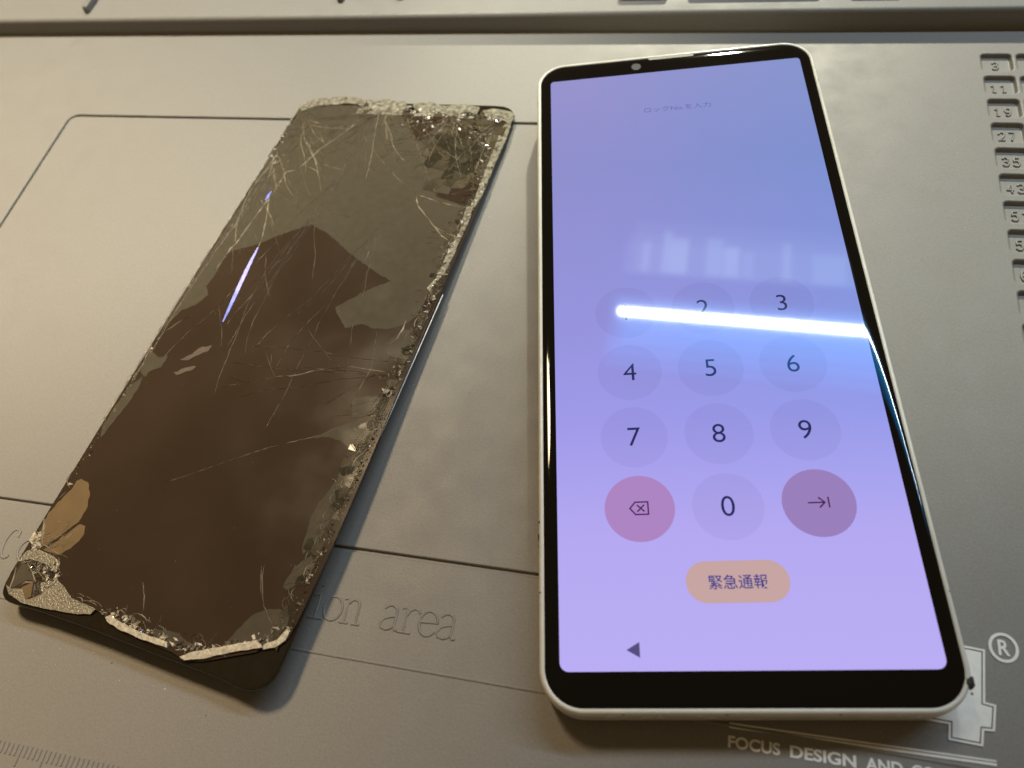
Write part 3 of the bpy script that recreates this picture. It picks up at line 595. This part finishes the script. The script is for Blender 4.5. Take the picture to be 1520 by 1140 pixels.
for i, (k, q) in enumerate(P['corner_plates'].items()):
    V, Fc = extrude_poly(q, .0, .10 + .012*i, lambda x, y, k=k: {'a': .02, 'b': .05, 'c': .0, 'd': .03, 'e': .01}[k]*(x+y)*.05)
    obj('corner_splinter', V, Fc, M[{'a': 'flake', 'b': 'flake_tan', 'c': 'flake_tan', 'd': 'frost_grey', 'e': 'frost_grey'}[k]], panel)
V, Fc = extrude_poly(rough_edge(P['corner_frost'], .08, .8, 3), -.1, .055); obj('crazed_corner', V, Fc, M['frost_grey'], panel)
V, Fc = extrude_poly(P['edge_tri'], -.3, .05); obj('glass_flake', V, Fc, M['frost'], panel)
for i, (k, q) in enumerate(P['shards'].items()):
    hi = {'r1': .1, 'r2': .09, 't3': .14, 't4': .12, 's1': .42, 's2': .5, 's3': .2, 't1': .25, 't2': .22}[k]
    rim = k[0] in 'rt'
    V, Fc = extrude_poly(rough_edge(q, (.16 if k[0] == 't' else .10) if rim else .08, .7 if rim else .8, 40+i), -.25, hi)
    obj('glass_shard', V, Fc, M['frost_rim' if rim else 'frost'], panel)

def clip(poly, a, n):
    """keep the part of a convex outline with (p - a) . n <= 0"""
    out = []
    for i in range(len(poly)):
        p1, p2 = poly[i], poly[(i+1) % len(poly)]
        d1, d2 = (p1-a).dot(n), (p2-a).dot(n)
        if d1 <= 0: out.append(p1)
        if (d1 < 0) != (d2 < 0) and abs(d1-d2) > 1e-9: out.append(p1.lerp(p2, d1/(d1-d2)))
    return out
def cells(region, n, tones, z, tilt, gap, centre=None, seed=1):
    """shatter a convex region into tilted splinters of glass; the nearer the impact the finer"""
    r_ = random.Random(seed); R_ = [Vector(q) for q in region]
    xs_ = [q.x for q in R_]; ys_ = [q.y for q in R_]; pts = []
    while len(pts) < n:
        q = Vector((r_.uniform(min(xs_), max(xs_)), r_.uniform(min(ys_), max(ys_))))
        if centre and r_.random() < .55: q = Vector(centre) + (q-Vector(centre))*r_.random()**1.2
        if inside(q, region): pts.append(q)
    for i, q in enumerate(pts):
        poly = list(R_)
        for j, o_ in enumerate(pts):
            if i != j:
                d = o_-q
                if d.length < 1e-4: continue
                nn = d.normalized(); poly = clip(poly, q + d*.5 - nn*gap*r_.uniform(.3, 1.5), nn)
                if len(poly) < 3: break
        if len(poly) < 3: continue
        c = sum(poly, Vector((0, 0)))/len(poly)
        if not inside(c, gl_): continue
        gx, gy = r_.gauss(0, tilt), r_.gauss(0, tilt)
        V = [(v.x, v.y, z + .02 + max(-.02, gx*(v.x-c.x) + gy*(v.y-c.y))) for v in poly] + [(v.x, v.y, z-.03) for v in poly]; m_ = len(poly)
        Fc = [tuple(range(m_))] + [(a, (a+1) % m_, m_+(a+1) % m_, m_+a) for a in range(m_)]
        t_ = tones(c.x, c.y, r_)
        if t_: obj('glass_splinter', V, Fc, M[t_], panel)
gl_ = [tuple(q) for q in P['glass']]
def tone_tr(x, y, r_):
    d = math.hypot((x-21)/11, (y-60)/13)
    return r_.choice(('splinter_dark', 'flake_dark', 'splinter_dark')) if d < .75 else r_.choice(('flake_dark', 'flake', 'splinter_mid', 'flake')) if d < 1.1 else None
M['splinter_dark'] = mat('dark_splinter', (0.034, 0.029, 0.018), 0.07, 0.6, noise=(400, .3), rough_var=(300, .05, .12))
M['splinter_mid'] = mat('mid_splinter', (0.085, 0.070, 0.046), 0.10, 0.6, noise=(400, .3), rough_var=(300, .06, .16))
cells([(4, 46), (31, 44), (30.4, 75), (24, 76.5), (4, 74.5)], 120, tone_tr, .035, .018, .05, (25, 70), 3)
cells([(-32, 50), (-28, 46), (-24, 60), (-26, 72), (-32, 71)], 34, lambda x, y, r_: r_.choice(('flake', 'splinter_mid', 'flake', None)), .05, .02, .05, (-31, 66), 4)
for y0_, y1_, n_ in ((20, 46, 46), (-12, 20, 46), (-42, -12, 46), (-70, -42, 46)):
    cells([(27.6, y0_), (31.9, y0_), (31.7, y1_), (28.2, y1_)], n_, lambda x, y, r_: None if r_.random() < (31.6-x)*.30 else r_.choice(('splinter_dark', 'flake_dark', 'splinter_mid', 'flake_dark')), .05, .012, .06, None, int(y0_+200))
cells([(-14, 70), (28, 73), (27, 77.5), (-14, 74.5)], 60, lambda x, y, r_: r_.choice(('flake', 'splinter_mid', 'frost_grey', 'flake_dark', 'frost_rim')), .05, .02, .06, None, 9)

# cracks: small raised lips of broken glass
def lip(V, Fc, MI, pts, wd, ht, mi, seed):
    r_ = random.Random(seed); P_ = []
    for i in range(len(pts)-1):
        a, b = Vector(pts[i]), Vector(pts[i+1]); k = max(1, int((b-a).length/.9))
        for j in range(k): P_.append(a.lerp(b, j/k) + Vector((r_.uniform(-.07, .07), r_.uniform(-.07, .07))))
    P_.append(Vector(pts[-1])); n = len(P_); b0 = len(V)
    for i, q in enumerate(P_):
        d = (P_[min(i+1, n-1)] - P_[max(i-1, 0)]); d = d.normalized() if d.length > 1e-6 else Vector((1, 0))
        nr = Vector((-d.y, d.x)); tp = min(1, .25 + min(i, n-1-i)*.5)
        w_ = wd*tp*r_.uniform(.45, 1.35)
        V += [(q.x-nr.x*w_, q.y-nr.y*w_, 0), (q.x+nr.x*w_*.2, q.y+nr.y*w_*.2, .05 + ht*r_.uniform(.5, 1.2)), (q.x+nr.x*w_, q.y+nr.y*w_, 0)]
    for i in range(n-1):
        a = b0+3*i; Fc += [(a, a+1, a+4, a+3), (a+1, a+2, a+5, a+4)]; MI += [mi, mi]
V, Fc, MI = [], [], []
for i, (wc, q) in enumerate(P['cracks']):
    if wc == 2: lip(V, Fc, MI, q, .16, .11, 0, i)
    else: lip(V, Fc, MI, q, .11, .07, 1, i)
cr_ = random.Random(5)
gp_ = [tuple(q) for q in P['glass']]
def web(cx, cy, a0, a1, n, l0, l1, curve=.10, branch=.35, strong=.2):
    """cracks running out from an impact point, bending and forking"""
    for _ in range(n):
        a = math.radians(cr_.uniform(a0, a1)); x, y = cx + cr_.gauss(0, .8), cy + cr_.gauss(0, .8)
        todo = [(x, y, a, cr_.uniform(l0, l1), 0)]
        while todo:
            x, y, a, L_, dep = todo.pop(); pts = [(x, y)]; k = cr_.gauss(0, curve)
            go_ = 0
            while go_ < L_:
                st = cr_.uniform(.8, 1.8); a += k*.4 + cr_.gauss(0, .07); x += st*math.cos(a); y += st*math.sin(a); go_ += st
                if not inside((x, y), gp_): break
                pts.append((x, y))
                if dep < 2 and cr_.random() < branch*.12: todo.append((x, y, a + cr_.choice((-1, 1))*cr_.uniform(.35, 1.1), (L_-go_)*cr_.uniform(.3, .8), dep+1))
            if len(pts) > 2:
                if cr_.random() < strong: lip(V, Fc, MI, pts, .10, .09, 0, cr_.random())
                else: lip(V, Fc, MI, pts, .06, .05, 1, cr_.random())
web(-6, 73, 190, 350, 44, 4, 30, .06); web(14, 72, 200, 340, 40, 4, 24, .08); web(27, 70, 180, 290, 50, 3, 28, .08)
web(-29, 66, 250, 350, 26, 5, 34, .04); web(-30, 52, 262, 310, 20, 6, 40, .03); web(-31, 30, 262, 300, 14, 6, 34, .03); web(-8, 44, 238, 300, 7, 30, 80, .012, .15, .0); web(10, 30, 235, 290, 6, 25, 70, .012, .15, .0); web(28, -8, 175, 215, 5, 12, 40, .02, .2, .1); web(31, 48, 150, 215, 8, 2, 10); web(31, 32, 150, 210, 6, 2, 8)
web(-26, -62, 0, 360, 26, 2, 7, strong=.5)
# shell-shaped chips along the edges: pale curved lips
for k in range(95):
    side = cr_.random()
    if side < .72:
        y = cr_.uniform(-68, 46); x = 31.2 - cr_.uniform(0, 1.3); a0 = 180
    elif side < .86: y = -71.3 + cr_.uniform(0, 1.5); x = cr_.uniform(-16, 26); a0 = 90
    else: y = cr_.uniform(-50, 30); x = -31.6 + cr_.uniform(0, .9); a0 = 0
    r1, r2 = cr_.uniform(.4, 1.5), cr_.uniform(.8, 2.2); sp_ = cr_.uniform(40, 85)
    q = [(x + r1*math.cos(math.radians(a0+t_)) * (1 if a0 != 90 else r2/r1), y + (r2 if a0 != 90 else r1)*math.sin(math.radians(a0+t_))) for t_ in (-sp_, -sp_*.6, -sp_*.2, sp_*.2, sp_*.6, sp_)]
    q = [t_ for t_ in q if inside(t_, gp_)]
    if len(q) > 2: lip(V, Fc, MI, q, cr_.uniform(.05, .13), .09, 0 if cr_.random() < .55 else 1, cr_.random())
# crazed zones of the smashed top corners: short cracks in every direction
for (zx, zy, rx, ry, n) in ((24, 62, 8, 10, 260), (-28, 62, 4, 9, 90), (2, 71, 22, 4, 180), (29.5, 40, 2.6, 22, 130), (30.3, -20, 1.8, 40, 240), (-26, -64, 5, 4.5, 110), (4, -71, 22, 2, 60)):
    for _ in range(n):
        x, y = cr_.gauss(zx, rx*.55), cr_.gauss(zy, ry*.55); a = cr_.uniform(0, 6.28); L_ = cr_.uniform(.6, 2.6)
        q = [(x, y), (x + L_*.5*math.cos(a), y + L_*.5*math.sin(a)), (x + L_*math.cos(a+.3), y + L_*math.sin(a+.3))]
        if all(inside(t_, gp_) for t_ in q): lip(V, Fc, MI, q, cr_.uniform(.05, .11), .07, 0 if cr_.random() < .3 else 1, cr_.random())
me = bpy.data.meshes.new('crack_lines'); me.from_pydata([(a*S, b*S, c*S) for a, b, c in V], [], Fc)
for p_, i in zip(me.polygons, MI): p_.material_index = i
o = link('crack_lines', me, panel, [M['crack'], M['crack_faint']]); o['kind'] = 'stuff'

# crushed glass along the edges
V, Fc, MI = [], [], []
def chip(x, y, size, z, tilt, mi):
    k = rnd.choice((3, 3, 4, 4)); a0 = rnd.uniform(0, 6.28); b0 = len(V); h = size*rnd.uniform(.08, .25)
    R_ = Matrix.Rotation(rnd.gauss(0, tilt), 3, 'X') @ Matrix.Rotation(rnd.gauss(0, tilt), 3, 'Y')
    st = rnd.uniform(.22, .75); sa = rnd.uniform(0, 3.14)
    ring = []
    for i in range(k):
        a = a0 + i*6.283/k + rnd.uniform(-.35, .35); r_ = size*rnd.uniform(.6, 1.1)
        u, v = r_*math.cos(a), r_*math.sin(a)*st
        ring.append(Vector((u*math.cos(sa)-v*math.sin(sa), u*math.sin(sa)+v*math.cos(sa), 0)))
    for zz in (0, h):
        for q in ring:
            c = R_ @ Vector((q.x*(1-.15*(zz > 0)), q.y*(1-.15*(zz > 0)), zz)); V.append((c.x+x, c.y+y, c.z+z))
    Fc.append(tuple(b0+k+i for i in range(k))); MI.append(mi)
    for i in range(k): Fc.append((b0+i, b0+(i+1) % k, b0+k+(i+1) % k, b0+k+i)); MI.append(mi)
bin_ = offset_poly(bpoly, .3)      # stay 0.3 mm inside the outline
for name, pts, hw, n in P['bands']:
    seg = [(Vector(pts[i]), Vector(pts[i+1])) for i in range(len(pts)-1)]
    tot = sum((b-a).length for a, b in seg)
    wts = {'right_top': (.62, .2, .12, .06), 'right_mid': (.12, .2, .4, .28), 'right_low': (.10, .16, .36, .38), 'top': (.5, .22, .18, .10), 'corner': (.06, .22, .42, .30),
           'top_in': (.14, .3, .36, .2), 'left_top': (.3, .4, .2, .1), 'bl': (.35, .35, .2, .1), 'bl2': (.5, .3, .15, .05), 'bottom': (.4, .3, .15, .15), 'bottom_r': (.5, .3, .15, .05), 'left': (.6, .3, .1, 0), 'left_edge': (.3, .4, .2, .1)}[name]
    for _ in range(int(n*1.5)):
        d = rnd.uniform(0, tot)
        for a, b in seg:
            L_ = (b-a).length
            if d <= L_: break
            d -= L_
        q = a.lerp(b, min(1, d/L_)); t_ = (b-a).normalized(); nr = Vector((-t_.y, t_.x))*rnd.gauss(0, .5)*hw
        x, y = q.x+nr.x, q.y+nr.y
        if name in ('right_mid', 'right_low'): x += abs(rnd.gauss(.3, .5))
        x = min(max(x, -PW+.2), PW-.35); y = min(max(y, -PH+.2), PH+.3)
        if not inside((x, y), bin_): continue
        mi = rnd.choices((0, 1, 2, 3), wts)[0]
        chip(x, y, rnd.choice((.14, .2, .28, .4, .6, .9))*(.75 if name in ('bl', 'bl2', 'right_low') else 1), rnd.uniform(-.05, .06), .30, mi)
me = bpy.data.meshes.new('crushed_glass'); me.from_pydata([(a*S, b*S, c*S) for a, b, c in V], [], Fc)
for p_, i in zip(me.polygons, MI): p_.material_index = i
o = link('crushed_glass', me, panel, [M['frost'], M['frost_grey'], M['chip_clear'], M['chip_smoke']]); o['kind'] = 'stuff'

# an added sliver tilted to mirror the tube lamp; its violet colours the streak
for k in ('streak', 'streak2'):
    V = []; Fc = []
    for a, b in P[k]: V += [tuple(a), tuple(b)]
    n = len(V); V += [(x, y, .0) for x, y, z in V]
    for i in range(n//2-1):
        j = 2*i; Fc += [(j, j+1, j+3, j+2), (j, j+2, n+j+2, n+j), (j+1, j+3, n+j+3, n+j+1)]
    obj('reflection_sliver', V, Fc, M['streak_violet'], panel, True, sharp=40)
# specks of dust on the glass
V, Fc, MI = [], [], []
gpoly = [tuple(q) for q in P['glass']]
for _ in range(150):
    x, y = rnd.uniform(-PW, PW), rnd.uniform(-PH, PH)
    if inside((x, y), gpoly): chip(x, y, rnd.choice((.05, .06, .08, .12)), .02, .2, 0)
me = bpy.data.meshes.new('glass_dust'); me.from_pydata([(a*S, b*S, c*S) for a, b, c in V], [], Fc)
o = link('glass_dust', me, panel, [M['frost']]); o['kind'] = 'stuff'

# ------------------------------------------------------------------ dust on the mat
V, Fc, MI = [], [], []
for _ in range(170):
    x, y = rnd.gauss(75, 5), rnd.gauss(22, 13)
    chip(x, y, rnd.choice((.07, .09, .12, .18)), .01, .2, 0)
for _ in range(260):
    x, y = rnd.uniform(-200, 90), rnd.uniform(-130, 70)
    chip(x, y, rnd.choice((.05, .07, .09, .13)), .01, .2, 0 if rnd.random() < .8 else 1)
chip(-28.29, -48.2, .28, .01, .1, 1)
for _ in range(16):            # crumbs shed by the broken panel
    x, y = rnd.uniform(-112, -42), 0
    y = -109 - (x+115)*.10 + rnd.gauss(-2.5, 2.2)
    chip(x, y, rnd.choice((.08, .12, .16, .25)), .01, .3, 0 if rnd.random() < .6 else 1)
for _ in range(50):
    t_ = rnd.random(); chip(-34 - t_*16 + abs(rnd.gauss(0, 2)), 30 - t_*140, rnd.choice((.07, .1, .15)), .01, .3, 0)
me = bpy.data.meshes.new('mat_dust'); me.from_pydata([(a*S, b*S, c*S) for a, b, c in V], [], Fc)
for p_, i in zip(me.polygons, MI): p_.material_index = i
o = link('mat_dust', me, None, [M['dust'], M['dust_dark']])
tag(o, 'fine pale dust specks scattered over the grey mat', 'dust', kind='stuff')
